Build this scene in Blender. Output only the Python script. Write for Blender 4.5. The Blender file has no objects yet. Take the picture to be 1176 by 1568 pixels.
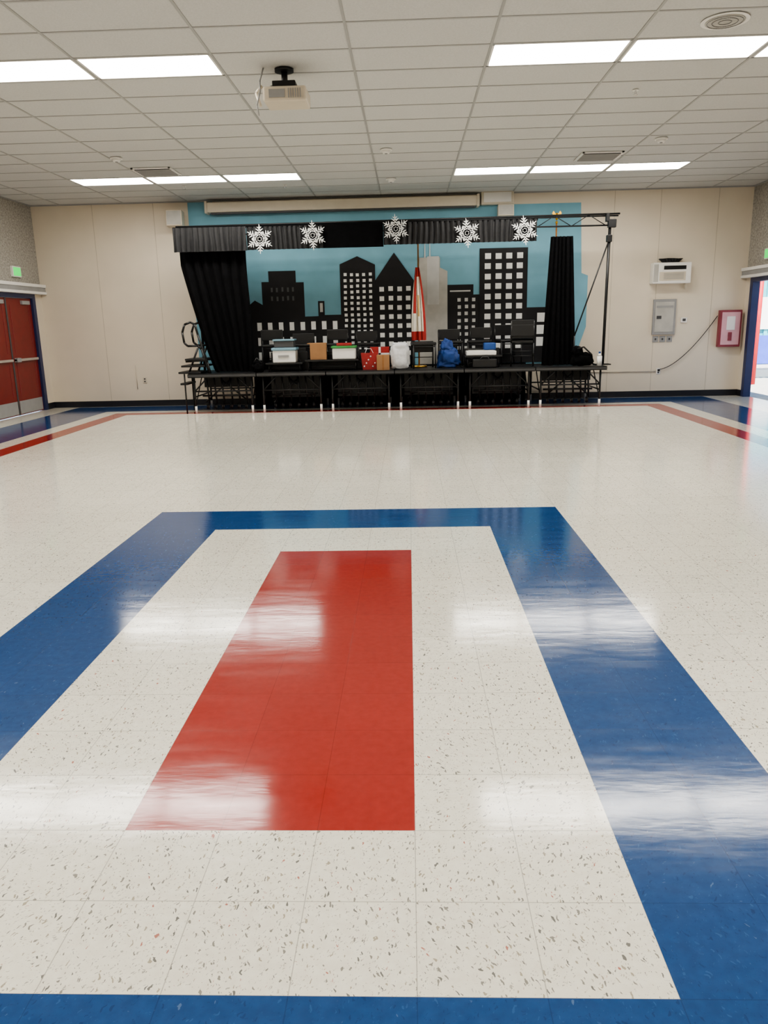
import bpy, bmesh, math, random
from mathutils import Vector, Matrix, noise
random.seed(7)
scene=bpy.context.scene
COL=bpy.context.collection
try:
    scene.view_settings.look='AgX - Medium High Contrast'
except Exception: pass

# ------------------------------------------------------------------ materials
def srgb(r,g,b):
    def c(v):
        v=v/255.0
        return v/12.92 if v<=0.04045 else ((v+0.055)/1.055)**2.4
    return (c(r),c(g),c(b),1)
def newmat(name):
    m=bpy.data.materials.new(name); m.use_nodes=True
    nt=m.node_tree; b=nt.nodes['Principled BSDF']
    return m,nt,b
def mat(name,col,rough=0.6,metal=0.0,var=0.08,scale=6.0,bump=0.0,bscale=60.0,spec=0.5,sheen=0.0):
    m,nt,b=newmat(name)
    tc=nt.nodes.new('ShaderNodeTexCoord')
    n=nt.nodes.new('ShaderNodeTexNoise'); n.inputs['Scale'].default_value=scale; n.inputs['Detail'].default_value=2
    nt.links.new(tc.outputs['Object'],n.inputs['Vector'])
    r=nt.nodes.new('ShaderNodeValToRGB')
    r.color_ramp.elements[0].position=0.3; r.color_ramp.elements[1].position=0.7
    lo=[max(0,c*(1-var)) for c in col[:3]]+[1]; hi=[min(1,c*(1+var)) for c in col[:3]]+[1]
    r.color_ramp.elements[0].color=lo; r.color_ramp.elements[1].color=hi
    nt.links.new(n.outputs['Fac'],r.inputs['Fac']); nt.links.new(r.outputs['Color'],b.inputs['Base Color'])
    b.inputs['Roughness'].default_value=rough; b.inputs['Metallic'].default_value=metal
    b.inputs['Specular IOR Level'].default_value=spec
    if sheen: b.inputs['Sheen Weight'].default_value=sheen
    if bump>0:
        n2=nt.nodes.new('ShaderNodeTexNoise'); n2.inputs['Scale'].default_value=bscale; n2.inputs['Detail'].default_value=2
        nt.links.new(tc.outputs['Object'],n2.inputs['Vector'])
        bp=nt.nodes.new('ShaderNodeBump'); bp.inputs['Strength'].default_value=bump; bp.inputs['Distance'].default_value=0.01
        nt.links.new(n2.outputs['Fac'],bp.inputs['Height']); nt.links.new(bp.outputs['Normal'],b.inputs['Normal'])
    return m
def emat(name,col,strength):
    m,nt,b=newmat(name)
    b.inputs['Base Color'].default_value=col
    b.inputs['Emission Color'].default_value=col; b.inputs['Emission Strength'].default_value=strength
    return m

T=0.3075; X0=0.0; Y0=2.11
def floor_mat(name,base,base2,speck,kind):
    m,nt,b=newmat(name); N=nt.nodes.new; Lk=nt.links.new
    tc=N('ShaderNodeTexCoord')
    sep=N('ShaderNodeSeparateXYZ'); Lk(tc.outputs['Object'],sep.inputs[0])
    def M(op,a,bv=None,c=None):
        n=N('ShaderNodeMath'); n.operation=op
        for i,v in enumerate((a,bv,c)):
            if v is None: continue
            if isinstance(v,(int,float)): n.inputs[i].default_value=v
            else: Lk(v,n.inputs[i])
        return n.outputs[0]
    u=M('DIVIDE',M('SUBTRACT',sep.outputs[0],X0),T); v=M('DIVIDE',M('SUBTRACT',sep.outputs[1],Y0),T)
    fu=M('FLOOR',u); fv=M('FLOOR',v)
    gu=M('GREATER_THAN',M('ABSOLUTE',M('SUBTRACT',M('FRACT',u),0.5)),0.4955)
    gv=M('GREATER_THAN',M('ABSOLUTE',M('SUBTRACT',M('FRACT',v),0.5)),0.4955)
    grid=M('MAXIMUM',gu,gv)
    comb=N('ShaderNodeCombineXYZ'); Lk(fu,comb.inputs[0]); Lk(fv,comb.inputs[1])
    wn=N('ShaderNodeTexWhiteNoise'); wn.noise_dimensions='2D'; Lk(comb.outputs[0],wn.inputs['Vector'])
    def mix(fac,a,bb):
        n=N('ShaderNodeMix'); n.data_type='RGBA'
        if isinstance(fac,(int,float)): n.inputs[0].default_value=fac
        else: Lk(fac,n.inputs[0])
        for idx,val in ((6,a),(7,bb)):
            if isinstance(val,tuple): n.inputs[idx].default_value=val
            else: Lk(val,n.inputs[idx])
        return n.outputs[2]
    ns=N('ShaderNodeTexNoise'); ns.inputs['Scale'].default_value=30; ns.inputs['Detail'].default_value=3
    Lk(tc.outputs['Object'],ns.inputs['Vector'])
    col=mix(M('MULTIPLY_ADD',ns.outputs['Fac'],2.2,-0.6),base,base2)
    tone=M('MULTIPLY_ADD',wn.outputs['Value'],0.05,0.96)
    def chips(sx,sy,th,frac,off,angoff):
        vr=N('ShaderNodeVectorRotate'); vr.rotation_type='Z_AXIS'; Lk(tc.outputs['Object'],vr.inputs['Vector'])
        Lk(M('MULTIPLY_ADD',wn.outputs['Value'],1.3,angoff),vr.inputs['Angle'])
        va=N('ShaderNodeVectorMath'); va.operation='MULTIPLY_ADD'; Lk(ns.outputs['Color'],va.inputs[0]); va.inputs[1].default_value=(0.035,0.035,0); Lk(vr.outputs[0],va.inputs[2])
        mp=N('ShaderNodeMapping'); mp.inputs['Scale'].default_value=(sx,sy,1); mp.inputs['Location'].default_value=(off,off*2,0)
        Lk(va.outputs[0],mp.inputs['Vector'])
        vo=N('ShaderNodeTexVoronoi'); vo.voronoi_dimensions='2D'; vo.inputs['Scale'].default_value=1; Lk(mp.outputs[0],vo.inputs['Vector'])
        s=N('ShaderNodeSeparateColor'); Lk(vo.outputs['Color'],s.inputs[0])
        sel=M('LESS_THAN',s.outputs[0],frac)
        rad=M('MULTIPLY_ADD',M('POWER',s.outputs[1],2.0),th*1.3,th*0.35)
        return M('MULTIPLY',M('LESS_THAN',vo.outputs['Distance'],rad),sel), s.outputs[2]
    if kind!='red':
        fr=0.42 if kind=='white' else 0.3
        a1,c1=chips(105,36,0.21,fr,3.1,-0.65); a2,c2=chips(190,75,0.20,fr,7.7,0.1)
        am=M('MAXIMUM',a1,M('MULTIPLY',a2,0.65))
        rp=N('ShaderNodeValToRGB'); rp.color_ramp.interpolation='CONSTANT'
        els=rp.color_ramp.elements
        els[0].position=0; els[0].color=speck[0]
        els[1].position=0.45; els[1].color=speck[1]
        for p,cx in ((0.78,speck[2]),(0.95,speck[3])):
            e=els.new(p); e.color=cx
        Lk(c1,rp.inputs[0])
        col=mix(M('MULTIPLY',am,0.82 if kind=='white' else 0.5),col,rp.outputs[0])
    mul=N('ShaderNodeMix'); mul.data_type='RGBA'; mul.blend_type='MULTIPLY'; mul.inputs[0].default_value=1
    cb=N('ShaderNodeCombineColor'); 
    for i in range(3): Lk(tone,cb.inputs[i])
    Lk(col,mul.inputs[6]); Lk(cb.outputs[0],mul.inputs[7]); col=mul.outputs[2]
    dark=tuple(x*0.42 for x in base[:3])+(1,)
    col=mix(M('MULTIPLY',grid,0.7 if kind=='white' else 0.4),col,dark)
    Lk(col,b.inputs['Base Color'])
    # wax coat: uneven gloss, ripples
    n3=N('ShaderNodeTexNoise'); n3.inputs['Scale'].default_value=7.0; n3.inputs['Detail'].default_value=3
    mp=N('ShaderNodeMapping'); mp.inputs['Scale'].default_value=(0.55,1.8,1); Lk(tc.outputs['Object'],mp.inputs['Vector']); Lk(mp.outputs[0],n3.inputs['Vector'])
    Lk(M('MULTIPLY_ADD',n3.outputs['Fac'],0.12,0.055),b.inputs['Roughness'])
    b.inputs['Specular IOR Level'].default_value=0.5
    h=M('ADD',M('ADD',n3.outputs['Fac'],M('MULTIPLY',ns.outputs['Fac'],0.04)),M('MULTIPLY',grid,-0.12))
    bp=N('ShaderNodeBump'); bp.inputs['Strength'].default_value=0.15; bp.inputs['Distance'].default_value=0.004
    Lk(h,bp.inputs['Height']); Lk(bp.outputs['Normal'],b.inputs['Normal'])
    return m

M_white=floor_mat('vct_cream',srgb(227,223,209),srgb(237,234,221),[srgb(112,109,102),srgb(150,140,120),srgb(66,66,68),srgb(165,80,62)],'white')
M_blue=floor_mat('vct_blue',srgb(30,68,118),srgb(36,77,130),[srgb(20,50,92),srgb(56,100,150),srgb(20,46,84),srgb(105,132,165)],'blue')
M_red=floor_mat('vct_red',srgb(152,48,42),srgb(162,54,47),[srgb(150,30,25)]*4,'red')
M_wall=mat('painted_wall_cream',srgb(219,208,190),0.55,var=0.03,scale=1.5,bump=0.03)
M_seam=mat('wall_seam',srgb(186,176,158),0.7)
M_acou=mat('acoustic_panel_grey',srgb(164,160,152),0.9,var=0.3,scale=30,bump=0.7,bscale=45)
M_ceil=mat('ceiling_tile',srgb(200,200,198),0.9,var=0.05,scale=70,bump=0.15,bscale=120)
M_grid=mat('ceiling_grid_metal',srgb(166,166,165),0.5,var=0.02)
M_black=mat('black_metal',srgb(18,18,20),0.45,var=0.2)
M_cloth=mat('black_velour',srgb(12,12,14),0.95,var=0.3,scale=14,spec=0.12)
M_clothg=mat('black_pleated_satin',srgb(26,26,28),0.55,var=0.25,scale=14,spec=0.4)
M_rubber=mat('black_vinyl_base',srgb(24,26,34),0.45,var=0.1)
M_sky=mat('backdrop_blue_paper',srgb(122,172,190),0.8,var=0.07,scale=2.5,bump=0.15,bscale=6)
M_bbl=mat('black_paper',srgb(26,25,28),0.75,var=0.2,scale=3,bump=0.15,bscale=8)
M_win=mat('white_paper',srgb(240,240,238),0.8,var=0.03)
M_wing=mat('grey_paper_window',srgb(196,196,194),0.8,var=0.05)
M_silver=mat('silver_grey_paper',srgb(178,176,170),0.5,var=0.1,scale=5,bump=0.2,bscale=10)
M_wp=mat('white_plastic',srgb(232,230,226),0.4,var=0.02)
M_cream=mat('cream_metal',srgb(208,198,180),0.45,var=0.03)
M_grey=mat('grey_metal',srgb(150,150,150),0.45,var=0.05)
M_dgrey=mat('dark_grey',srgb(70,70,72),0.5,var=0.08)
M_chrome=mat('chrome',srgb(220,220,222),0.25,metal=1.0,var=0.03)
M_rdoor=mat('red_door_paint',srgb(120,32,28),0.4,var=0.06)
M_bframe=mat('blue_frame_paint',srgb(38,48,88),0.4,var=0.06)
M_green=emat('green_exit_face',srgb(60,200,90),1.2)
M_card=mat('cardboard',srgb(156,116,80),0.8,var=0.08)
M_gift=mat('red_gift_paper',srgb(160,40,38),0.5,var=0.15,scale=12)
M_gold=mat('gold_metal',srgb(205,160,60),0.3,metal=0.9,var=0.05)
M_wood=mat('wood_pole',srgb(150,100,50),0.5,var=0.15,scale=20)
M_bluep=mat('blue_plastic',srgb(28,70,135),0.45,var=0.15,scale=8)
M_bcloth=mat('blue_fabric',srgb(28,62,125),0.7,var=0.25,scale=9,bump=0.6,bscale=14)
M_bag=mat('white_plastic_bag',srgb(214,215,219),0.35,var=0.08,scale=14,bump=1.0,bscale=18)
M_greenp=mat('green_plastic',srgb(60,140,70),0.45)
M_tlid=mat('teal_grey_lid',srgb(120,155,172),0.4)
M_flagr=mat('flag_red',srgb(165,48,44),0.7); M_flagw=mat('flag_white',srgb(222,216,202),0.7); M_flagy=mat('flag_gold',srgb(180,150,95),0.7)
M_pink=mat('pink_panel',srgb(214,165,172),0.4,var=0.05); M_cab=mat('cabinet_maroon',srgb(140,62,72),0.4)
M_conc=mat('outdoor_concrete',srgb(205,200,190),0.8,var=0.08)
M_teal=mat('teal_siding',srgb(90,175,185),0.6); M_omural=mat('outdoor_red_paint',srgb(190,45,50),0.6); M_opurp=mat('outdoor_blue_paint',srgb(70,90,190),0.6)
M_tube=emat('light_panel_diffuser',(1.0,0.962,0.89,1),22.5)

# ------------------------------------------------------------------ mesh builder
class MB:
    def __init__(s,name,parent=None):
        s.name=name; s.bm=bmesh.new(); s.mats=[]
    def mi(s,m):
        if m not in s.mats: s.mats.append(m)
        return s.mats.index(m)
    def face(s,pts,m,smooth=False):
        vs=[s.bm.verts.new(p) for p in pts]
        f=s.bm.faces.new(vs); f.material_index=s.mi(m); f.smooth=smooth; return f
    def box(s,x0,x1,y0,y1,z0,z1,m,bev=0.0,rot=None,piv=None):
        r=bmesh.ops.create_cube(s.bm,size=1.0); vs=r['verts']
        for v in vs:
            v.co=Vector(((x0+x1)/2+v.co.x*(x1-x0),(y0+y1)/2+v.co.y*(y1-y0),(z0+z1)/2+v.co.z*(z1-z0)))
        k=s.mi(m)
        fs=set(f for v in vs for f in v.link_faces)
        for f in fs: f.material_index=k
        if bev>0:
            es=list(set(e for v in vs for e in v.link_edges))
            rr=bmesh.ops.bevel(s.bm,geom=es,offset=bev,segments=2,affect='EDGES',profile=0.5)
            for f in rr['faces']: f.material_index=k
            vs=list(set(rr['verts'])|set(v for v in vs if v.is_valid))
        if rot is not None:
            c=Vector(piv) if piv else Vector(((x0+x1)/2,(y0+y1)/2,(z0+z1)/2))
            for v in vs: v.co=c+rot@(v.co-c)
        return vs
    def tube(s,a,b,r,m,n=8,r2=None):
        a=Vector(a); b=Vector(b); d=b-a
        if r2 is None: r2=r
        q=d.to_track_quat('Z','Y').to_matrix()
        k=s.mi(m); A=[];B=[]
        for i in range(n):
            t=2*math.pi*i/n; o=Vector((math.cos(t),math.sin(t),0))
            A.append(s.bm.verts.new(a+q@(o*r))); B.append(s.bm.verts.new(b+q@(o*r2)))
        for i in range(n):
            j=(i+1)%n; f=s.bm.faces.new((A[i],A[j],B[j],B[i])); f.material_index=k; f.smooth=True
        f=s.bm.faces.new(A[::-1]); f.material_index=k
        f=s.bm.faces.new(B); f.material_index=k
    def path(s,pts,r,m,n=8):
        for i in range(len(pts)-1): s.tube(pts[i],pts[i+1],r,m,n)
    def prism(s,pts,y0,y1,m):
        k=s.mi(m)
        A=[s.bm.verts.new((p[0],y0,p[1])) for p in pts]; B=[s.bm.verts.new((p[0],y1,p[1])) for p in pts]
        s.bm.faces.new(A).material_index=k; s.bm.faces.new(B[::-1]).material_index=k
        n=len(pts)
        for i in range(n):
            j=(i+1)%n; s.bm.faces.new((A[j],A[i],B[i],B[j])).material_index=k
    def ball(s,c,r,m,sc=(1,1,1),seg=16,jit=0.0):
        rr=bmesh.ops.create_uvsphere(s.bm,u_segments=seg,v_segments=seg//2+2,radius=r)
        k=s.mi(m)
        for v in rr['verts']:
            j=1+random.uniform(-jit,jit)
            v.co=Vector((c[0]+v.co.x*sc[0]*j,c[1]+v.co.y*sc[1]*j,c[2]+v.co.z*sc[2]*j))
        for f in set(f for v in rr['verts'] for f in v.link_faces): f.material_index=k; f.smooth=True
    def lump(s,x0,x1,y0,y1,z0,z1,m,power=0.6,amp=0.12,freq=3.0,seed=0,taper=0.0):
        """crumpled soft bag/cloth: superellipsoid with noise creases, flat bottom"""
        rr=bmesh.ops.create_uvsphere(s.bm,u_segments=40,v_segments=26,radius=1.0); k=s.mi(m)
        hx,hy,hz=(x1-x0)/2,(y1-y0)/2,(z1-z0)/2
        for v in rr['verts']:
            d=v.co.copy()
            p=Vector([math.copysign(abs(c)**power,c) for c in d])
            n1=noise.noise(d*freq+Vector((seed,seed,0))); n2=abs(noise.noise(d*freq*2.3+Vector((0,seed,seed))))
            p*=1+amp*(n1*1.6-n2*1.2)
            t=(p.z+1)/2
            w=1-taper*max(0,min(1,t))
            v.co=Vector(((x0+x1)/2+p.x*hx*w,(y0+y1)/2+p.y*hy*w,max(z0,(z0+z1)/2+p.z*hz)))
        for f in set(f for v in rr['verts'] for f in v.link_faces): f.material_index=k; f.smooth=True
    def done(s,loc=None,rot=None,parent=None):
        me=bpy.data.meshes.new(s.name); 
        bmesh.ops.recalc_face_normals(s.bm,faces=s.bm.faces)
        s.bm.to_mesh(me); s.bm.free()
        for m in s.mats: me.materials.append(m)
        o=bpy.data.objects.new(s.name,me); COL.objects.link(o)
        return o

XL,XR,YB,YN,H=-7.30,6.54,15.7,-5.0,3.91
CS=(H-1.55)/2.48
WT=0.12
# ------------------------------------------------------------------ floor
bm=MB('floor')
def cells():
    k=lambda i:X0+i*T
    ky=lambda i:Y0+i*T
    xs=sorted(set([XL-WT,XR+WT]+[k(i) for i in (-22,-19,-18,-17,-7,-5,-3,0,2,4,14,15,16,19)]))
    ys=sorted(set([YN-WT,YB+WT]+[ky(i) for i in (-4,-2,0,10,12,14,39,40,41,44,-18,-17,-16)]))
    def which(x,y):
        i=(x-X0)/T; j=(y-Y0)/T
        if -3<i<0 and 0<j<10: return M_red
        if -7<i<4 and -4<j<14 and not(-5<i<2 and -2<j<12): return M_blue
        if -18<i<15 and -17<j<40 and not(-17<i<14 and -16<j<39): return M_red
        if -22<i<19 and -22<j<44 and not(-19<i<16 and -18<j<41): return M_blue
        return M_white
    for a in range(len(xs)-1):
        for b in range(len(ys)-1):
            x0,x1,y0,y1=xs[a],xs[a+1],ys[b],ys[b+1]
            bm.face([(x0,y0,0),(x1,y0,0),(x1,y1,0),(x0,y1,0)],which((x0+x1)/2,(y0+y1)/2))
cells()
bmesh.ops.remove_doubles(bm.bm,verts=bm.bm.verts,dist=1e-4)
fl=bm.done()
for p in fl.data.polygons:
    if p.normal.z<0: p.flip()

# ------------------------------------------------------------------ walls
w=MB('wall_back'); w.box(XL-WT,XR+WT,YB,YB+WT,0,H+0.1,M_wall)
for x in (-6.1,-4.9,-3.7,3.95,4.82,5.90): w.box(x-0.004,x+0.004,YB-0.003,YB,0.12,H,M_seam)
w.done()
w=MB('wall_front'); w.box(XL-WT,XR+WT,YN-WT,YN,0,H+0.1,M_wall); w.done()
DL0,DL1=13.30,15.27; DH=2.16
DR0,DR1=13.2,15.36
DF=0.12
LZ=2.42
def sidewall(nm,x0,x1,d0,d1):
    for y0,y1,z0,z1,m in ((YN,d0-DF,0,LZ,M_wall),(d1+DF,YB,0,LZ,M_wall),(d0-DF,d1+DF,DH+0.1,LZ,M_wall),(YN,YB,LZ,H+0.1,M_acou)):
        w=MB(nm); w.box(x0,x1,y0,y1,z0,z1,m); w.done()
sidewall('wall_left',XL-WT,XL,DL0,DL1)
sidewall('wall_right',XR,XR+WT,DR0,DR1)
for nm,x0,x1 in (('trim_1',XL,XL+0.12),('trim_2',XR-0.12,XR)):
    t=MB(nm); t.box(x0,x1,10.0,YB,LZ-0.05,LZ+.01,M_wp,0.006); t.box(x0+0.02,x1-0.02,10.0,YB,LZ-.13,LZ-.05,M_grey); t.box(x0,x1,10.0,YB,LZ-.18,LZ-.13,M_wp,0.006); t.done()
for nm,a in (('baseboard_back',(XL,XR,YB-0.012,YB)),('baseboard_front',(XL,XR,YN,YN+0.012))):
    t=MB(nm); t.box(*a,0,0.12,M_rubber); t.done()
t=MB('baseboard_left'); t.box(XL,XL+0.012,YN+.02,DL0-.14,0,0.12,M_rubber); t.box(XL,XL+0.012,DL1+.14,YB-.02,0,0.12,M_rubber); t.done()
t=MB('baseboard_right'); t.box(XR-0.012,XR,YN+.02,DR0-.14,0,0.12,M_rubber); t.box(XR-0.012,XR,DR1+.14,YB-.02,0,0.12,M_rubber); t.done()

def frame(mb,x0,x1,y0,y1,m):
    mb.box(x0,x1,y0-DF+.002,y0,0,DH+0.09,m,0.004); mb.box(x0,x1,y1,y1+DF-.002,0,DH+0.09,m,0.004); mb.box(x0,x1,y0-.01,y1+.01,DH,DH+0.09,m,0.004)
d=MB('door_1'); frame(d,XL-WT,XL+0.02,DL0,DL1,M_bframe)
mid=(DL0+DL1)/2
for a,b in ((DL0+0.004,mid-0.004),(mid+0.004,DL1-0.004)):
    d.box(XL-0.07,XL-0.025,a,b,0.01,DH-0.004,M_rdoor,0.004)
    d.box(XL-0.03,XL-0.015,a+0.04,b-0.04,0.03,0.27,M_grey)
    d.box(XL-0.025,XL+0.03,a+0.06,b-0.06,1.0,1.05,M_chrome,0.008)
    d.box(XL-0.025,XL+0.045,a+0.06,a+0.2,0.985,1.065,M_grey,0.008)
    d.box(XL-0.03,XL+0.02,b-0.42,b-0.12,DH-0.12,DH-0.05,M_grey,0.006)
    for z0,z1 in ((0.35,0.95),(1.15,2.02)):
        for q in (a+0.14,b-0.145): d.box(XL-0.03,XL-0.02,q,q+0.008,z0,z1,M_cab)
d.box(XL-0.03,XL-0.018,mid-0.025,mid+0.025,0.01,DH-0.01,M_dgrey)
d.done()
d=MB('door_2'); frame(d,XR-0.02,XR+WT,DR0,DR1,M_bframe)
d.box(XR+0.13,XR+1.15,DR0-0.06,DR0-0.015,0.01,DH-0.02,M_rdoor,0.004)
d.box(XR+0.2,XR+1.1,DR0-0.015,DR0+0.035,1.0,1.05,M_chrome,0.006)
d.done()
# outside
g=MB('outdoor_ground'); g.box(XR+WT,XR+30,0,45,-0.12,-0.02,M_conc); g.done()
o=MB('outdoor_shade_structure')
for x,y in ((8.0,18.4),(10.6,18.4),(8.4,21.5),(10.9,21.5)):
    o.tube((x,y,-0.02),(x,y,2.9),0.06,M_omural,12)
o.box(7.9,11.2,18.2,18.32,2.78,2.92,M_omural); o.box(7.9,11.2,21.4,21.52,2.78,2.92,M_omural)
for i in range(24): o.box(7.7+i*0.15,7.8+i*0.15,18.0,21.9,2.92,2.97,M_teal)
o.done()
o=MB('outdoor_container_building'); o.box(7.6,18,26,29,-0.02,3.1,M_teal)
for i in range(40): o.box(7.6+i*.26,7.72+i*.26,25.95,26.0,0.9,3.1,M_teal)
o.box(7.55,18,25.92,26.0,0.0,0.9,M_opurp); o.box(7.5,18.1,25.9,29.1,3.1,3.3,M_opurp); o.box(9.3,10.2,25.9,25.96,0,2.1,M_omural); o.box(10.6,11.9,25.9,25.96,1.1,2.1,M_wp)
o.done()

# ------------------------------------------------------------------ ceiling
MX,MYD=1.308*CS,0.654*CS; GX=-0.505*CS; GY=7.945*CS
lights=[(i,j) for j in (-18,-9,0,9) for i in (-4,-3,-2,1,2,3)]
LS=set(lights)
c=MB('ceiling')
imin=int(math.floor((XL-GX)/MX)); imax=int(math.ceil((XR-GX)/MX))
jmin=int(math.floor((YN-GY)/MYD)); jmax=int(math.ceil((YB-GY)/MYD))
for i in range(imin,imax):
    for j in range(jmin,jmax):
        if (i,j) in LS: continue
        x0=max(GX+i*MX,XL-.1); x1=min(GX+(i+1)*MX,XR+.1); y0=max(GY+j*MYD,YN-.1); y1=min(GY+(j+1)*MYD,YB+.1)
        if x1-x0<0.001 or y1-y0<0.001: continue
        c.face([(x0,y0,H),(x0,y1,H),(x1,y1,H),(x1,y0,H)],M_ceil)
c.box(XL-WT,XR+WT,YN-WT,YB+WT,H+0.16,H+0.22,M_ceil)
c.done()
g=MB('trim_3')
for i in range(imin,imax+1):
    x=GX+i*MX
    if XL<x<XR: g.box(x-0.012,x+0.012,YN,YB,H-0.006,H+0.002,M_grid)
for j in range(jmin,jmax+1):
    y=GY+j*MYD
    if YN<y<YB: g.box(XL,XR,y-0.012,y+0.012,H-0.005,H+0.002,M_grid)
for a in ((XL,XL+0.03,YN,YB),(XR-0.03,XR,YN,YB),(XL,XR,YB-0.03,YB)): g.box(*a,H-0.02,H,M_grid)
g.done()
for i,j in lights:
    l=MB('fluorescent_ceiling_light')
    x0=GX+i*MX+0.013; x1=x0+MX-0.026; y0=GY+j*MYD+0.013; y1=y0+MYD-0.026
    l.box(x0,x1,y0,y1,H+0.09,H+0.10,M_wp)
    for a in ((x0,x0+0.02,y0,y1),(x1-0.02,x1,y0,y1),(x0,x1,y0,y0+0.02),(x0,x1,y1-0.02,y1)): l.box(*a,H-0.004,H+0.09,M_wp)
    l.face([(x0+.02,y0+.02,H+0.01),(x0+.02,y1-.02,H+0.01),(x1-.02,y1-.02,H+0.01),(x1-.02,y0+.02,H+0.01)],M_tube)
    l.done()
for x,y in ((-4.31,12.25),(-0.29,12.22),(-0.27,14.6),(3.64,12.03)):
    x*=CS; y*=CS
    s=MB('smoke_detector'); s.tube((x,y,H-.006),(x,y,H-0.025),0.085,M_wp,24); s.tube((x,y,H-0.025),(x,y,H-0.06),0.065,M_wp,24,0.045); s.tube((x,y,H-0.06),(x,y,H-0.066),0.02,M_grey,12); s.done()
qx,qy=2.77*CS,7.55*CS
s=MB('ceiling_speaker'); s.tube((qx,qy,H-.006),(qx,qy,H-0.012),0.19,M_wp,40); s.tube((qx,qy,H-0.012),(qx,qy,H-0.018),0.155,M_silver,40)
for r in (0.05,0.10,0.14):
    for k in range(36):
        a=2*math.pi*k/36; b=2*math.pi*(k+1)/36
        s.tube((qx+r*math.cos(a),qy+r*math.sin(a),H-0.02),(qx+r*math.cos(b),qy+r*math.sin(b),H-0.02),0.004,M_grey,4)
s.done()
for x,y in ((-4.06,13.35),(3.02,13.14)):
    x*=CS; y*=CS
    s=MB('air_vent'); s.box(x-0.3,x+0.3,y-0.28,y+0.28,H-0.012,H-.006,M_dgrey)
    for a in ((x-.3,x+.3,y-.3,y-.26),(x-.3,x+.3,y+.26,y+.3),(x-.31,x-.27,y-.3,y+.3),(x+.27,x+.31,y-.3,y+.3)): s.box(*a,H-0.02,H-.006,M_wp)
    for k in range(7): yy=y-.21+k*.07; s.box(x-.27,x+.27,yy,yy+0.03,H-0.03,H-0.012,M_grey,rot=Matrix.Rotation(0.5,3,'X'))
    s.done()
for x,y in ((2.58,9.57),(-2.2,14.9),(-4.0,14.75)):
    x*=CS; y*=CS
    s=MB('fire_sprinkler'); s.tube((x,y,H-.006),(x,y,H-0.012),0.035,M_wp,16); s.tube((x,y,H-0.012),(x,y,H-0.05),0.01,M_chrome,8); s.tube((x,y,H-0.05),(x,y,H-0.055),0.022,M_chrome,12); s.done()

# ------------------------------------------------------------------ projector
p=MB('ceiling_projector'); px_,py_=-1.2*CS,8.45*CS
hz=H-4.03
p.tube((px_,py_,H-.006),(px_,py_,H-0.03),0.09,M_black,20); p.tube((px_,py_,H-0.02),(px_,py_,3.87+hz),0.03,M_black,12)
p.box(px_-0.11,px_+0.11,py_-0.08,py_+0.08,3.86+hz,3.91+hz,M_black,0.008)
for a in (-1,1):
    p.path([(px_+a*0.08,py_-0.05,3.88+hz),(px_+a*0.15,py_-0.1,3.84+hz)],0.008,M_black,6); p.path([(px_+a*0.08,py_+0.05,3.88+hz),(px_+a*0.15,py_+0.1,3.84+hz)],0.008,M_black,6)
p.box(px_-0.19,px_+0.22,py_-0.17,py_+0.17,3.71+hz,3.84+hz,M_cream,0.02)
p.box(px_-0.13,px_+0.02,py_-0.176,py_-0.168,3.74+hz,3.81+hz,M_grey)
for k in range(6): p.box(px_+0.05+k*0.022,px_+0.06+k*0.022,py_-0.176,py_-0.168,3.735+hz,3.815+hz,M_grey)
p.tube((px_-0.06,py_+0.16,3.77+hz),(px_-0.06,py_+0.21,3.77+hz),0.045,M_black,20)
p.path([(px_-0.19,py_-0.05,H-.006),(px_-0.22,py_-0.1,3.9+hz),(px_-0.21,py_-0.165,3.8+hz),(px_-0.25,py_-0.15,3.68+hz),(px_-0.24,py_-0.12,3.60+hz)],0.007,M_grey,6)
p.path([(px_-0.20,py_-0.1,3.86+hz),(px_-0.26,py_-0.1,3.80+hz),(px_-0.22,py_-0.12,3.68+hz)],0.014,M_cream,6)
p.done()

# ------------------------------------------------------------------ back wall things
def WX(x): return x*YB/16.4
def WZ(z): return 1.55+(z-1.55)*YB/16.4
b=MB('skyline_backdrop')
yb=YB-0.006
out=[(-4.41,0.55),(3.45,0.55),(3.45,0.80),(3.65,1.39),(3.65,2.40),(3.52,2.45),(3.46,3.79),(-3.9,3.80),(-3.9,3.99),(-4.41,3.99)]
b.prism([(WX(x),WZ(z)) for x,z in out],yb-0.004,yb,M_sky)
def bld(pts,m=M_bbl,dy=0.01): b.prism([(WX(x),WZ(z)) for x,z in pts],yb-dy-0.003,yb-dy,m)
def wins(x0,x1,z0,z1,nc,nr,fw=0.6,fh=0.6,m=M_win,skip=0.0,dy=0.016,skew=0.0):
    cw=(x1-x0)/nc; ch=(z1-z0)/nr
    for i in range(nc):
        for j in range(nr):
            if random.random()<skip: continue
            cx=x0+(i+.5)*cw+random.uniform(-.006,.006); cz=z0+(j+.5)*ch+random.uniform(-.006,.006)
            bld([(cx-cw*fw/2,cz-ch*fh/2),(cx+cw*fw/2,cz-ch*fh/2),(cx+cw*fw/2,cz+ch*fh/2),(cx-cw*fw/2,cz+ch*fh/2)],m,dy)
bld([(-3.5,0.7),(-2.97,0.7),(-2.97,1.95),(-3.16,2.06),(-3.5,1.80)],dy=0.006)
bld([(-3.0,0.7),(-2.13,0.7),(-2.13,2.40),(-2.29,2.40),(-2.29,2.63),(-2.85,2.63),(-2.85,2.42),(-3.0,2.42)],dy=0.010)
wins(-2.85,-2.3,2.0,2.35,5,2,.35,.5,M_dgrey)
bld([(-3.3,0.7),(-1.34,0.7),(-1.34,1.74),(-1.72,1.74),(-1.72,2.02),(-1.85,2.02),(-1.85,1.72),(-3.3,1.70)],dy=0.014)
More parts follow.
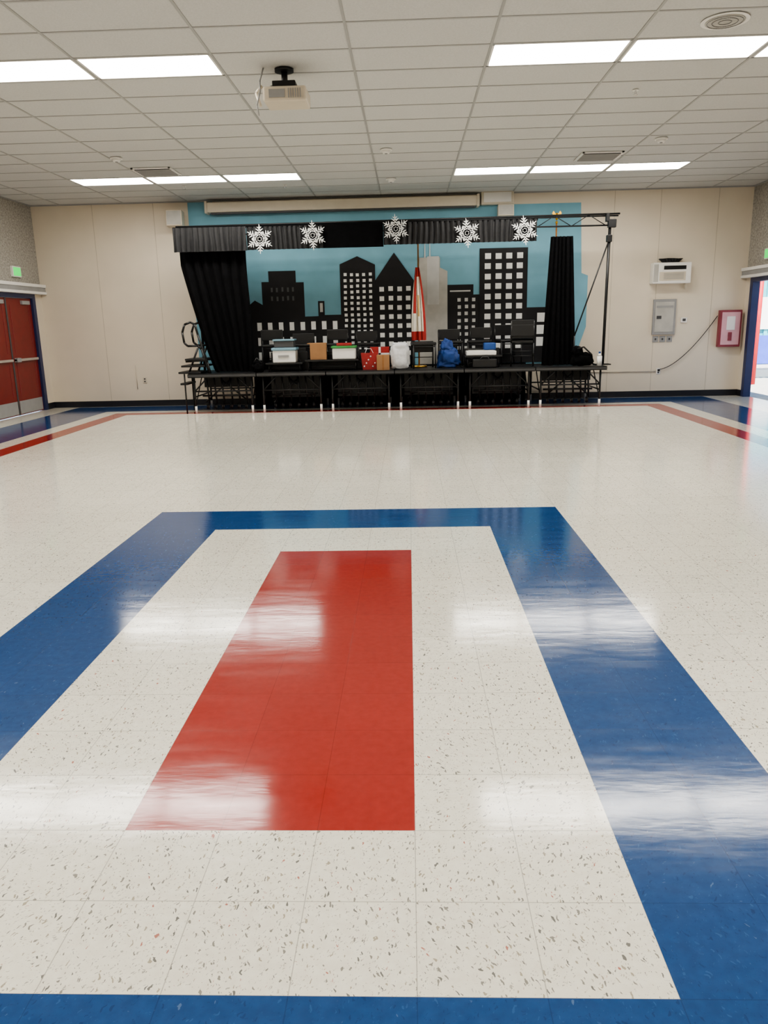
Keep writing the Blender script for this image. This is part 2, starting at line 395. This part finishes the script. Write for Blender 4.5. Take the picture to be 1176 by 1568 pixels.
wins(-3.2,-1.4,1.42,1.64,8,1,.42,.75,dy=0.019); wins(-3.2,-1.4,1.12,1.34,8,1,.42,.75,dy=0.019)
wins(-3.2,-1.4,0.82,1.04,8,1,.42,.75,dy=0.019)
bld([(-1.815,1.80),(-1.755,1.80),(-1.755,1.98),(-1.815,1.98)],M_wing,0.019)
bld([(-1.38,0.7),(-0.66,0.7),(-0.66,2.71),(-1.02,2.88),(-1.38,2.73)],dy=0.018)
wins(-1.34,-0.70,1.0,2.58,5,14,.48,.52,dy=0.023,skip=.02)
bld([(-0.67,0.7),(0.13,0.7),(0.13,2.38),(-0.27,2.93),(-0.67,2.39)],dy=0.022)
wins(-0.62,0.10,0.85,2.32,4,8,.52,.50,dy=0.027)
bld([(0.21,0.7),(0.81,0.7),(0.81,2.55),(0.66,2.62),(0.66,2.82),(0.24,2.82),(0.24,2.57)],M_silver,dy=0.026)
bld([(0.40,1.9),(0.64,1.9),(0.64,2.84),(0.40,2.84)],M_wing,dy=0.030)
bld([(0.34,2.82),(0.37,2.82),(0.355,3.3)],M_wing,dy=0.026); bld([(0.44,2.82),(0.47,2.82),(0.455,3.3)],M_wing,dy=0.026)
bld([(0.80,0.7),(1.50,0.7),(1.50,2.08),(1.34,2.08),(1.34,2.28),(0.80,2.28)],dy=0.010)
wins(0.98,1.42,0.95,2.05,3,8,.45,.5,M_wing,dy=0.015)
bld([(0.86,2.14),(1.28,2.14),(1.28,2.17),(0.86,2.17)],M_wing,dy=0.015)
bld([(1.46,0.7),(2.43,0.7),(2.43,2.97),(1.46,2.97)],dy=0.022)
wins(1.52,2.38,0.95,2.92,4,10,.56,.56,dy=0.027)
bld([(2.43,0.7),(3.0,0.7),(3.0,1.80),(2.43,1.80)],dy=0.018)
wins(2.52,2.92,1.0,1.72,1,3,.40,.75,dy=0.023)
b.done()
s=MB('projection_screen_housing'); z0,z1=WZ(3.76),WZ(3.95); s.box(WX(-4.01),WX(1.43),YB-0.24,YB-0.05,z0,z1,M_cream,0.015)
for x in (WX(-4.01),WX(1.43)-0.05): s.box(x,x+0.05,YB-0.26,YB-0.036,z0-.02,z1+.02,M_cream,0.01)
s.box(WX(-3.9),WX(1.35),YB-0.20,YB-0.08,z0-.03,z0,M_dgrey); s.done()
s=MB('wall_junction_box'); s.box(WX(1.47),WX(2.11),YB-0.16,YB-0.03,WZ(3.78),WZ(4.04),M_cream,0.01); s.box(WX(1.52),WX(2.06),YB-0.165,YB-0.158,WZ(3.82),WZ(4.0),M_wp,0.003)
s.done()
for x0,x1,z0,z1 in ((1.78,2.09,3.52,3.74),(-4.76,-4.44,3.5,3.80)):
    s=MB('wall_speaker'); a,c_=WX(x0),WX(x1)
    rt=Matrix.Rotation(-0.12,3,'X')
    s.box(a,c_,YB-0.38,YB-0.18,WZ(z0),WZ(z1),M_cream,0.012,rot=rt)
    s.box(a+0.02,c_-0.02,YB-0.388,YB-0.375,WZ(z0)+0.02,WZ(z1)-0.02,M_silver,rot=rt,piv=((a+c_)/2,YB-0.28,(WZ(z0)+WZ(z1))/2))
    s.tube(((a+c_)/2,YB-0.25,(WZ(z0)+WZ(z1))/2),((a+c_)/2,YB-0.025,(WZ(z0)+WZ(z1))/2),0.025,M_black,10); s.box((a+c_)/2-0.05,(a+c_)/2+0.05,YB-0.035,YB-0.024,WZ((z0+z1)/2)-0.06,WZ((z0+z1)/2)+0.06,M_black)
    s.done()
s=MB('wall_heater_unit')
a,c_=WX(4.89),WX(5.64); z0,z1=WZ(2.20),WZ(2.60)
s.box(a,c_,YB-0.22,YB-.002,z0,z1,M_wp,0.012); s.box(a+0.20,c_-0.10,YB-0.226,YB-0.215,z1-0.13,z1-0.06,M_black); s.box(a+0.12,c_-0.1,YB-0.225,YB-0.215,z0+0.05,z1-0.17,M_cream,0.003)
s.box(a+0.01,a+0.10,YB-0.226,YB-0.215,z0+0.03,z1-0.03,M_silver,0.003)
for k in range(5): s.box(a+0.20,c_-0.14,YB-0.23,YB-0.22,z0+0.08+k*0.025,z0+0.088+k*0.025,M_grey)
s.tube((c_-0.05,YB-0.05,z0),(c_-0.03,YB-0.03,z0-0.1),0.02,M_cream,8)
s.done()
s=MB('black_cable_coil')
for k in range(4):
    pts=[(a+0.35+ (0.16+0.02*k)*math.cos(t*math.pi/10),YB-0.11+0.06*math.sin(t*math.pi/10),z1+0.014+0.018*k+0.004*math.sin(t)) for t in range(21)]
    s.path(pts,0.011,M_black,6)
s.done()
s=MB('electrical_panel'); a,c_=WX(4.99),WX(5.45); z0,z1=WZ(1.20),WZ(1.90)
s.box(a,c_,YB-0.05,YB-.004,z0,z1,M_grey,0.006); s.box(a+0.04,c_-0.04,YB-0.058,YB-0.048,z0+0.05,z1-0.05,M_silver,0.003)
s.box(a+0.07,a+0.16,YB-0.064,YB-0.056,z0+0.30,z0+0.36,M_dgrey); s.box(a+0.06,c_-0.06,YB-0.062,YB-0.056,z1-0.16,z1-0.12,M_grey); s.done()
s=MB('light_switch_bank')
for k in range(3):
    xx=a+0.03+k*0.135; s.box(xx,xx+0.11,YB-0.015,YB-.001,WZ(1.05),WZ(1.17),M_grey,0.003); s.box(xx+0.04,xx+0.07,YB-0.022,YB-0.014,WZ(1.09),WZ(1.13),M_dgrey)
s.done()
s=MB('thermostat'); x=WX(5.63); s.box(x-0.06,x+0.06,YB-0.03,YB-.001,WZ(1.43),WZ(1.53),M_wp,0.006); s.box(x-0.03,x+0.03,YB-0.034,YB-0.028,WZ(1.46),WZ(1.51),M_dgrey); s.done()
for x,z in ((-5.61,0.48),(5.18,0.46)):
    x=WX(x); z=WZ(z); s=MB('wall_outlet'); s.box(x-0.04,x+0.04,YB-0.012,YB-.001,z-0.06,z+0.06,M_cream if x<0 else M_wp,0.003)
    for q in (-0.025,0.025): s.box(x-0.015,x+0.015,YB-0.016,YB-0.01,z+q-0.014,z+q+0.014,M_dgrey)
    s.done()
s=MB('wall_conduit'); s.tube((WX(3.65),YB-0.014,WZ(0.47)),(WX(5.12),YB-0.014,WZ(0.46)),0.012,M_cream,8)
s.tube((WX(-5.78),YB-0.01,WZ(0.3)),(WX(-5.78),YB-0.01,WZ(0.8)),0.008,M_cream,6); s.done()
pts=[]
for k in range(25):
    t=k/24; x=5.2+(6.30-5.2)*t; z=0.50+(1.55-0.50)*(t**1.6); pts.append((WX(x),YB-0.03,WZ(z)))
s=MB('power_cord'); s.box(WX(5.18)-.02,WX(5.18)+.02,YB-.045,YB-.018,WZ(.46),WZ(.46)+.04,M_black); s.path(pts,0.007,M_black,6); s.done()
s=MB('fire_alarm_cabinet'); a,c_=6.05,6.47; z0,z1=WZ(0.93),WZ(1.66)
s.box(a,c_,YB-0.12,YB-.002,z0,z1,M_cab,0.01); s.box(a+0.035,c_-0.035,YB-0.128,YB-0.118,z0+0.04,z1-0.04,M_pink,0.004); s.box(a+0.13,c_-0.13,YB-0.134,YB-0.126,z0+0.32,z1-0.12,M_wp,0.003)
s.box(a+0.17,a+0.24,YB-0.14,YB-0.132,z0+0.12,z0+0.28,M_cab); s.done()
for x,s1,y0 in ((XL,1,14.58),(XR,-1,14.6)):
    s=MB('exit_sign'); xa,xb=(x+.001,x+0.05) if s1>0 else (x-0.05,x-.001)
    s.box(xa,xb,y0,y0+0.31,2.53,2.72,M_wp,0.004); 
    xf=xb if s1>0 else xa
    s.box(min(xf,xf+s1*0.004),max(xf,xf+s1*0.004),y0+0.02,y0+0.29,2.55,2.70,M_green); s.done()

# ------------------------------------------------------------------ stage
SF=14.12; SB=15.40; DZ=0.72
bx=[-4.05,-2.78,-1.51,-0.26,1.0,2.28,3.56]
for k in range(6):
    s=MB('portable_stage_riser'); a,c_=bx[k]+0.008,bx[k+1]-0.008
    s.box(a,c_,SF,SB,DZ-0.07,DZ-0.001,M_black,0.005); s.box(a,c_,SF-0.008,SF,DZ-0.05,DZ-0.02,M_dgrey)
    for x in (a+0.10,c_-0.10):
        for y in (SF+0.06,SB-0.06):
            s.tube((x,y,DZ-0.05),(x,y,0.12),0.018,M_black,8); s.tube((x,y,0.13),(x,y,0.0),0.022,M_wp if y<15 else M_grey,10)
        s.tube((x,SF+0.06,0.30),(x,SB-0.06,0.30),0.012,M_black,6)
        s.tube((x,SF+0.06,0.14),(x,(SF+SB)/2,DZ-0.06),0.010,M_black,6)
    s.tube((a+0.10,SF+0.06,0.40),(c_-0.10,SF+0.06,0.40),0.014,M_black,8)
    s.tube((a+0.10,SB-0.06,0.36),(c_-0.10,SB-0.06,0.36),0.012,M_black,8)
    s.tube((a+0.10,SF+0.06,0.40),(a+0.36,SF+0.06,DZ-0.06),0.014,M_black,6); s.tube((c_-0.10,SF+0.06,0.40),(c_-0.36,SF+0.06,DZ-0.06),0.014,M_black,6)
    m_=(a+c_)/2
    for dx in (-0.36,-0.22,-0.08,0.08,0.22,0.36):
        x=m_+dx
        s.tube((x,SF+0.30,DZ-0.06),(x+0.03,SF+0.30,0.15),0.017,M_black,8)
        s.tube((x-0.018,SF+0.30,0.10),(x+0.018,SF+0.30,0.10),0.055,M_black,14); s.tube((x-0.022,SF+0.30,0.10),(x+0.022,SF+0.30,0.10),0.022,M_grey,10)
    s.tube((m_-0.45,SF+0.30,0.30),(m_+0.45,SF+0.30,0.30),0.018,M_black,8); s.tube((m_-0.40,SF+0.32,0.18),(m_+0.1,SF+0.32,0.60),0.014,M_black,8); s.tube((m_+0.40,SF+0.34,0.18),(m_-0.1,SF+0.34,0.60),0.014,M_black,8)
    s.box(m_-0.46,m_+0.46,SF+0.5,SF+0.56,0.22 if 0<k<5 else 0.44,0.64,M_black,0.01)
    s.done()
def drape(mb,x0f,x1f,y,z0,z1,m,pleats,amp,nu=None,nv=14,mfun=None,amp_top=None):
    nu=nu or pleats*8
    grid=[]
    for j in range(nv+1):
        v=j/nv; z=z0+(z1-z0)*v; row=[]
        xa,xb=x0f(v),x1f(v)
        for i in range(nu+1):
            u=i/nu; A=amp if amp_top is None else amp+(amp_top-amp)*v
            ph=2*math.pi*pleats*u+0.6*math.sin(3*v+u*9)
            yy=y+A*math.sin(ph)+0.35*A*math.sin(2.3*ph+1.7*v)
            row.append(mb.bm.verts.new((xa+(xb-xa)*u+0.25*A*math.cos(ph),yy,z)))
        grid.append(row)
    for j in range(nv):
        for i in range(nu):
            f=mb.bm.faces.new((grid[j][i],grid[j][i+1],grid[j+1][i+1],grid[j+1][i])); f.smooth=True
            f.material_index=mb.mi(mfun(i/nu,j/nv) if mfun else m)
s=MB('stage_back_skirt')
drape(s,lambda v:-3.1,lambda v:2.3,15.50,0.0,0.74,M_cloth,40,0.025,nv=3); s.done()

# curtain frame (truss)
f=MB('stage_truss_frame')
yt=14.42
f.tube((-4.14,yt+0.06,3.30),(3.74,yt+0.06,3.33),0.016,M_black,8)
f.tube((-4.14,yt+0.06,3.15),(3.60,yt+0.06,3.14),0.014,M_black,8)
f.tube((-4.14,yt+0.16,3.29),(3.74,yt+0.16,3.31),0.014,M_black,8)
x=2.3; 
while x<3.3:
    f.tube((x,yt+0.06,3.14),(x+0.3,yt+0.06,3.32),0.008,M_black,6); f.tube((x+0.3,yt+0.06,3.32),(x+0.6,yt+0.06,3.14),0.008,M_black,6); x+=0.6
f.box(3.54,3.68,yt+0.02,yt+0.12,3.10,3.24,M_black,0.01); f.box(3.50,3.56,yt+0.02,yt+0.12,3.2,3.34,M_black,0.01)
f.tube((3.56,yt+0.08,DZ+.02),(3.58,yt+0.08,3.12),0.026,M_black,10); f.box(3.41,3.69,yt-0.02,yt+0.2,DZ,DZ+0.02,M_black)
f.box(3.53,3.62,yt+0.03,yt+0.13,2.86,2.98,M_black,0.008)
f.tube((3.56,yt+0.06,2.86),(3.02,yt+0.04,1.25),0.013,M_black,8); f.tube((3.02,yt+0.04,1.25),(3.02,yt+0.04,DZ),0.013,M_black,8)
f.tube((-3.9,yt+0.42,DZ),(-3.9,yt+0.42,3.2),0.024,M_black,10)
f.done()
c=MB('stage_valance')
drape(c,lambda v:-4.18,lambda v:-2.86,yt-0.04,2.86,3.27,M_clothg,13,0.02,nv=5,amp_top=0.012)
drape(c,lambda v:-2.86,lambda v:-1.50,yt-0.02,2.87,3.26,M_clothg,15,0.016,nv=5)
drape(c,lambda v:-1.50,lambda v:-0.42,yt-0.02,2.87,3.26,M_cloth,2,0.006,nv=5)
drape(c,lambda v:-0.42,lambda v:2.28,yt-0.02,2.90,3.27,M_clothg,28,0.016,nv=5)
c.box(-4.18,2.30,yt-0.01,yt+0.01,3.245,3.285,M_cloth)
c.done()
c=MB('stage_curtain')
drape(c,lambda v:-3.62-0.52*min(1,(v*1.15))**0.8,lambda v:-2.91+0.02*math.sin(5*v),yt+0.14,DZ+0.01,2.92,M_cloth,7,0.035,nv=24); 
drape(c,lambda v:-3.66-0.42*min(1,(v*1.15))**0.8,lambda v:-2.98+0.02*math.sin(5*v),yt+0.24,DZ+0.01,2.92,M_cloth,7,0.03,nv=24); 
c.done()
c=MB('stage_curtain')
drape(c,lambda v:2.44+0.11*v,lambda v:3.06-0.12*v,yt+0.12,DZ+0.01,2.98,M_cloth,6,0.035,nv=24)
drape(c,lambda v:2.50+0.08*v,lambda v:3.0-0.1*v,yt+0.2,DZ+0.01,2.98,M_cloth,6,0.03,nv=24); c.done()

def flake(x,z,r,n):
    s=MB('paper_snowflake'); y0,y1=yt-0.105,yt-0.095
    def bar(ax,az,bx_,bz,w,w2=None):
        w2=w if w2 is None else w2
        d=Vector((bx_-ax,bz-az)); nn=Vector((-d.y,d.x)).normalized(); n1=nn*w/2; n2=nn*w2/2
        s.prism([(x+ax+n1.x,z+az+n1.y),(x+ax-n1.x,z+az-n1.y),(x+bx_-n2.x,z+bz-n2.y),(x+bx_+n2.x,z+bz+n2.y)],y0,y1,M_win)
    def P(rr,a): return (rr*math.cos(a),rr*math.sin(a))
    for k in range(6):
        a=math.pi/6+k*math.pi/3+n*0.03
        bar(*P(0.0,a),*P(r*1.06,a),0.046,0.006)
        for rr,l,wd in ((0.36,0.30,0.030),(0.56,0.32,0.028),(0.76,0.20,0.024)):
            q=P(r*rr,a)
            for sg in (-1,1):
                e=(q[0]+l*r*math.cos(a+sg*1.0),q[1]+l*r*math.sin(a+sg*1.0)); bar(*q,*e,wd,0.006)
        bar(*P(r*0.24,a),*P(r*0.24,a+math.pi/3),0.026)
        bar(*P(r*0.15,a+math.pi/6),*P(r*0.62,a+math.pi/6),0.026,0.005)
    s.tube((x,yt-0.1,z+r*0.3),(x,yt-0.05,3.28),0.002,M_win,4)
    s.done()
for n,(x,z) in enumerate(((-2.65,3.06),(-1.69,3.10),(-0.20,3.17),(1.07,3.07),(2.09,3.09))): flake(x*0.985,1.55+(z-1.55)*0.99,0.235,n)

# ------------------------------------------------------------------ things on stage
def chair(x,y,z,rot,back=0.42,n=1,name='stacking_chair'):
    s=MB(name); R=Matrix.Rotation(rot,3,'Z')
    for q_ in range(n):
        zz=z+q_*0.085
        def P(a,b_,c_): v=R@Vector((a,b_-q_*0.015,0)); return (x+v.x,y+v.y,zz+c_)
        b0=0.012 if q_==0 else 0.10
        for sx in (-0.2,0.2):
            s.path([P(sx,-0.20,b0),P(sx,-0.18,0.43),P(sx,0.15,0.43),P(sx,0.19,b0)],0.014,M_black,8)
            s.path([P(sx,0.15,0.43),P(sx,0.19,0.43+back)],0.014,M_black,8)
        s.tube(P(-0.2,-0.18,0.40),P(0.2,-0.18,0.40),0.01,M_black,8); s.tube(P(-0.2,0.16,0.2),P(0.2,0.16,0.2),0.008,M_black,8)
        vs=s.box(-0.22,0.22,-0.19,0.16,0.43,0.475,M_black,0.012)
        for v in vs: q=R@Vector((v.co.x,v.co.y-q_*0.015,0)); v.co=Vector((x+q.x,y+q.y,zz+v.co.z))
        vs=s.box(-0.21,0.21,0.17,0.19,0.43+back-0.18,0.43+back+0.02,M_black,0.008)
        for v in vs: q=R@Vector((v.co.x,v.co.y-q_*0.015,0)); v.co=Vector((x+q.x,y+q.y,zz+v.co.z))
    s.done()
for x,y,r,bk in ((-2.62,15.12,0.2,.30),(-2.02,15.12,0.1,.22),(-1.4,15.12,-0.15,.28),(-0.78,15.12,0.15,.24),(0.80,15.12,0.1,.24),(1.36,15.12,-0.2,.26),(1.90,15.12,0.25,.30)):
    chair(x,y,DZ,r,bk)
chair(2.08,14.46,DZ,3.0,0.30,2,'stacked_chairs'); chair(0.27,14.42,DZ,0.1,0.04)
# loose black instrument / chair parts lying between boxes
s=MB('black_duffel_bag'); s.lump(-2.90,-2.66,14.24,14.55,DZ,DZ+0.20,M_cloth,0.7,0.15,2,14,taper=0.2); s.path([(-2.86,14.3,DZ+.16),(-2.78,14.28,DZ+.26),(-2.70,14.3,DZ+.16)],0.012,M_black,6); s.done()
s=MB('black_instrument_case'); s.box(1.16,1.60,14.24,14.31,DZ,DZ+0.16,M_black,0.02); s.path([(1.3,14.24,DZ+.16),(1.33,14.235,DZ+.20),(1.43,14.235,DZ+.20),(1.46,14.24,DZ+.16)],0.008,M_dgrey,6); s.done()
# steps with hand rail at the left end
s=MB('stage_step_handrail')
for y,dx in ((14.22,0.0),(14.70,0.04)):
    x=-4.10+dx
    pts=[(x+0.44,y,DZ),(x+0.33,y,DZ+0.44),(x+0.26,y,DZ+0.50),(x+0.08,y,DZ+0.50),(x+0.02,y,DZ+0.56),(x+0.0,y,DZ+0.74),(x+0.05,y,DZ+0.88),(x+0.16,y,DZ+0.92),(x+0.24,y,DZ+0.88),(x+0.28,y,DZ+0.70),(x+0.42,y,DZ+0.2),(x+0.46,y,DZ)]
    s.path(pts,0.02,M_black,8)
    s.tube((x+0.06,y,DZ),(x+0.26,y,DZ+0.46),0.018,M_black,8); s.tube((x+0.02,y,DZ+0.22),(x+0.40,y,DZ+0.24),0.016,M_black,8)
for dz,x0,x1 in ((0.004,-4.22,-3.8),(-0.20,-4.20,-4.07),(0.12,-4.16,-3.72),(0.24,-4.08,-3.70)):
    s.box(x0,x1,14.17,14.76,DZ+dz,DZ+dz+0.035,M_black,0.005)
s.tube((-4.12,14.2,0.0),(-4.12,14.2,DZ),0.014,M_black,8); s.tube((-4.12,14.7,0.0),(-4.12,14.7,DZ),0.014,M_black,8)
s.done()
def bench(x0,x1,h,y0=14.33,y1=14.72):
    s=MB('folding_bench'); s.box(x0,x1,y0,y1,DZ+h-0.03,DZ+h,M_black,0.005)
    for x in (x0+0.06,x1-0.06):
        for y in (y0+0.04,y1-0.04): s.tube((x,y,DZ),(x,y,DZ+h-0.03),0.014,M_black,8)
    s.tube((x0+.06,y0+.04,DZ+h*.4),(x1-.06,y0+.04,DZ+h*.4),0.01,M_black,6); s.done()
bench(-2.64,-1.95,0.16); bench(-1.9,-0.92,0.2); bench(1.02,1.70,0.22)
def tables(x0,x1,y,n):
    s=MB('folded_tables')
    for q in range(n):
        s.box(x0+0.05*q,x1-0.04*q,y+q*0.05,y+q*0.05+0.035,DZ+0.0,DZ+0.34+0.07*q,M_black,0.008)
        s.path([(x0+0.1+.05*q,y+q*.05-.006,DZ+0.05),(x0+0.2+.05*q,y+q*.05-.006,DZ+0.28),(x1-0.2,y+q*.05-.006,DZ+0.28),(x1-0.1,y+q*.05-.006,DZ+0.05)],0.009,M_dgrey,6)
    s.done()
tables(-2.6,-1.9,14.77,2); tables(-1.85,-0.78,14.77,1); tables(1.05,1.7,14.77,1)
Bz=DZ+0.161
s=MB('plastic_storage_bin'); s.box(-2.50,-2.08,14.36,14.70,Bz,Bz+0.22,M_wp,0.015); s.box(-2.52,-2.06,14.34,14.72,Bz+0.22,Bz+0.27,M_tlid,0.012); s.box(-2.47,-2.11,14.38,14.68,Bz+0.27,Bz+0.39,M_dgrey,0.012); s.box(-2.49,-2.09,14.36,14.70,Bz+0.39,Bz+0.42,M_tlid,0.01);s.box(-2.4,-2.2,14.345,14.36,Bz+0.1,Bz+0.14,M_grey,0.004); s.done()
Bz=DZ+0.201
s=MB('cardboard_box'); s.box(-1.82,-1.52,14.40,14.70,Bz,Bz+0.30,M_card,0.004,rot=Matrix.Rotation(0.06,3,'Z')); s.box(-1.86,-1.80,14.40,14.70,Bz+0.285,Bz+0.30,M_card); s.done()
s=MB('storage_tote'); s.box(-1.40,-0.98,14.38,14.68,Bz,Bz+0.2,M_wp,0.015); s.box(-1.42,-0.96,14.36,14.70,Bz+0.2,Bz+0.24,M_greenp,0.01); s.box(-1.33,-1.05,14.42,14.64,Bz+0.24,Bz+0.29,M_gift,0.008,rot=Matrix.Rotation(0.1,3,'Z')); s.done()
s=MB('gift_bag'); s.prism([(-0.85,DZ),(-0.60,DZ),(-0.56,DZ+0.30),(-0.88,DZ+0.30)],14.44,14.62,M_gift)
for q in range(6): s.ball((-0.82+0.04*q,14.435,DZ+0.06+0.06*(q%4)),0.014,M_win)
s.path([(-0.8,14.44,DZ+0.30),(-0.77,14.44,DZ+0.38),(-0.69,14.44,DZ+0.38),(-0.65,14.44,DZ+0.30)],0.005,M_win,6); s.done()
s=MB('wrapped_gift_box'); s.box(-0.72,-0.36,14.68,14.76,DZ,DZ+0.40,M_gift,0.006); s.box(-0.56,-0.52,14.674,14.68,DZ,DZ+0.40,M_win); s.box(-0.72,-0.36,14.674,14.68,DZ+0.26,DZ+0.29,M_win); s.done()
s=MB('cardboard_box'); s.box(-0.58,-0.35,14.2,14.40,DZ,DZ+0.27,M_card,0.004); s.box(-0.475,-0.455,14.195,14.2,DZ,DZ+0.27,M_wood); s.done()
s=MB('plastic_bag'); s.lump(-0.33,0.02,14.28,14.60,DZ,DZ+0.48,M_bag,0.42,0.13,2.0,3,taper=0.06); s.done()
s=MB('blue_jacket'); s.lump(0.50,0.98,14.45,14.72,DZ+.0,DZ+0.36,M_bcloth,0.6,0.2,2.6,9,taper=0.25); s.lump(0.56,0.86,14.5,14.70,DZ+0.28,DZ+0.52,M_bcloth,0.7,0.22,2.4,5,taper=0.4); s.done()
Bz=DZ+0.221
s=MB('white_folding_tray'); s.box(1.06,1.60,14.36,14.7,Bz,Bz+0.08,M_wp,0.012); s.box(1.10,1.56,14.38,14.68,Bz+0.08,Bz+0.09,M_silver,0.004); s.box(1.38,1.60,14.45,14.65,Bz+0.09,Bz+0.22,M_bluep,0.02); s.done()
s=MB('black_equipment_bag'); s.lump(2.92,3.36,14.2,14.42,DZ,DZ+0.24,M_cloth,0.7,0.15,2,4,taper=0.2); s.lump(2.95,3.15,14.2,14.4,DZ+0.18,DZ+0.36,M_cloth,0.8,0.2,2,8); s.path([(3.0,14.25,DZ+0.3),(3.14,14.2,DZ+0.34),(3.30,14.25,DZ+0.2)],0.014,M_black,6); s.done()
s=MB('white_bottle'); s.tube((3.44,14.25,DZ),(3.44,14.25,DZ+0.17),0.045,M_wp,16); s.tube((3.44,14.25,DZ+0.17),(3.44,14.25,DZ+0.22),0.045,M_wp,16,0.018); s.tube((3.44,14.25,DZ+0.22),(3.44,14.25,DZ+0.25),0.02,M_bluep,12); s.done()
fl_=MB('state_flag')
fl_.tube((0.20,14.98,DZ),(0.20,14.98,DZ+0.03),0.15,M_gold,20); fl_.tube((0.20,14.98,DZ+0.03),(0.20,14.98,3.05),0.014,M_wood,10); fl_.tube((0.20,14.98,3.05),(0.20,14.98,3.2),0.02,M_gold,8,0.002)
def ff(u,v):
    if v<0.10: return M_flagr
    if v>0.86: return M_flagr
    if u<0.16: return M_flagw
    if u<0.32: return M_flagr if v>.35 else M_flagw
    if 0.5<u<0.60 and 0.3<v<0.6: return M_flagy
    if u>0.86: return M_flagr
    return M_flagw
drape(fl_,lambda v:0.05+0.09*v*v,lambda v:0.33-0.12*v*v,14.96,DZ+0.50,DZ+1.82,M_flagr,3,0.035,nu=48,nv=24,mfun=ff); fl_.done()
fl_=MB('flagpole_with_eagle'); x,y=2.78,15.25
fl_.tube((x,y,DZ),(x,y,DZ+0.03),0.08,M_gold,20); fl_.tube((x,y,DZ+0.03),(x,y,3.28),0.014,M_wood,10); fl_.ball((x,y,3.30),0.025,M_gold); fl_.ball((x,y,3.38),0.034,M_gold,(0.8,0.8,1.4))
fl_.prism([(x,3.35),(x-0.09,3.46),(x-0.06,3.50),(x,3.42)],y-0.006,y+0.006,M_gold); fl_.prism([(x,3.35),(x,3.42),(x+0.06,3.50),(x+0.09,3.46)],y-0.006,y+0.006,M_gold); fl_.ball((x,y,3.45),0.018,M_gold); fl_.done()

# ------------------------------------------------------------------ lights / world
w=bpy.data.worlds.new('World'); scene.world=w; w.use_nodes=True
nt=w.node_tree; bg=nt.nodes['Background']
sk=nt.nodes.new('ShaderNodeTexSky'); sk.sky_type='HOSEK_WILKIE'; sk.sun_direction=(-0.1,-0.6,0.79); sk.turbidity=3
nt.links.new(sk.outputs[0],bg.inputs[0]); bg.inputs[1].default_value=8.0
sd=bpy.data.lights.new('sun','SUN'); sd.energy=18; sd.angle=0.01; sd.color=(1,0.96,0.9)
so=bpy.data.objects.new('sun',sd); COL.objects.link(so)
so.rotation_euler=Vector((-0.1,-0.6,0.79)).to_track_quat('Z','Y').to_euler()

# ------------------------------------------------------------------ camera
f=1178.0
Yv=Vector((37,290,-f)).normalized()
Zv=Vector((-0.022,1,(290-0.022*37)/f)).normalized()
Xv=Yv.cross(Zv).normalized(); Zv=Xv.cross(Yv)
R=Matrix((Xv,Yv,Zv))   # camera -> world
cam=bpy.data.cameras.new('camera'); co=bpy.data.objects.new('camera',cam); COL.objects.link(co)
co.matrix_world=Matrix.Translation((0,0,1.55))@R.to_4x4()
cam.sensor_fit='VERTICAL'; cam.sensor_height=36; cam.lens=f/1568*36; cam.clip_start=0.05; cam.clip_end=200
scene.camera=co
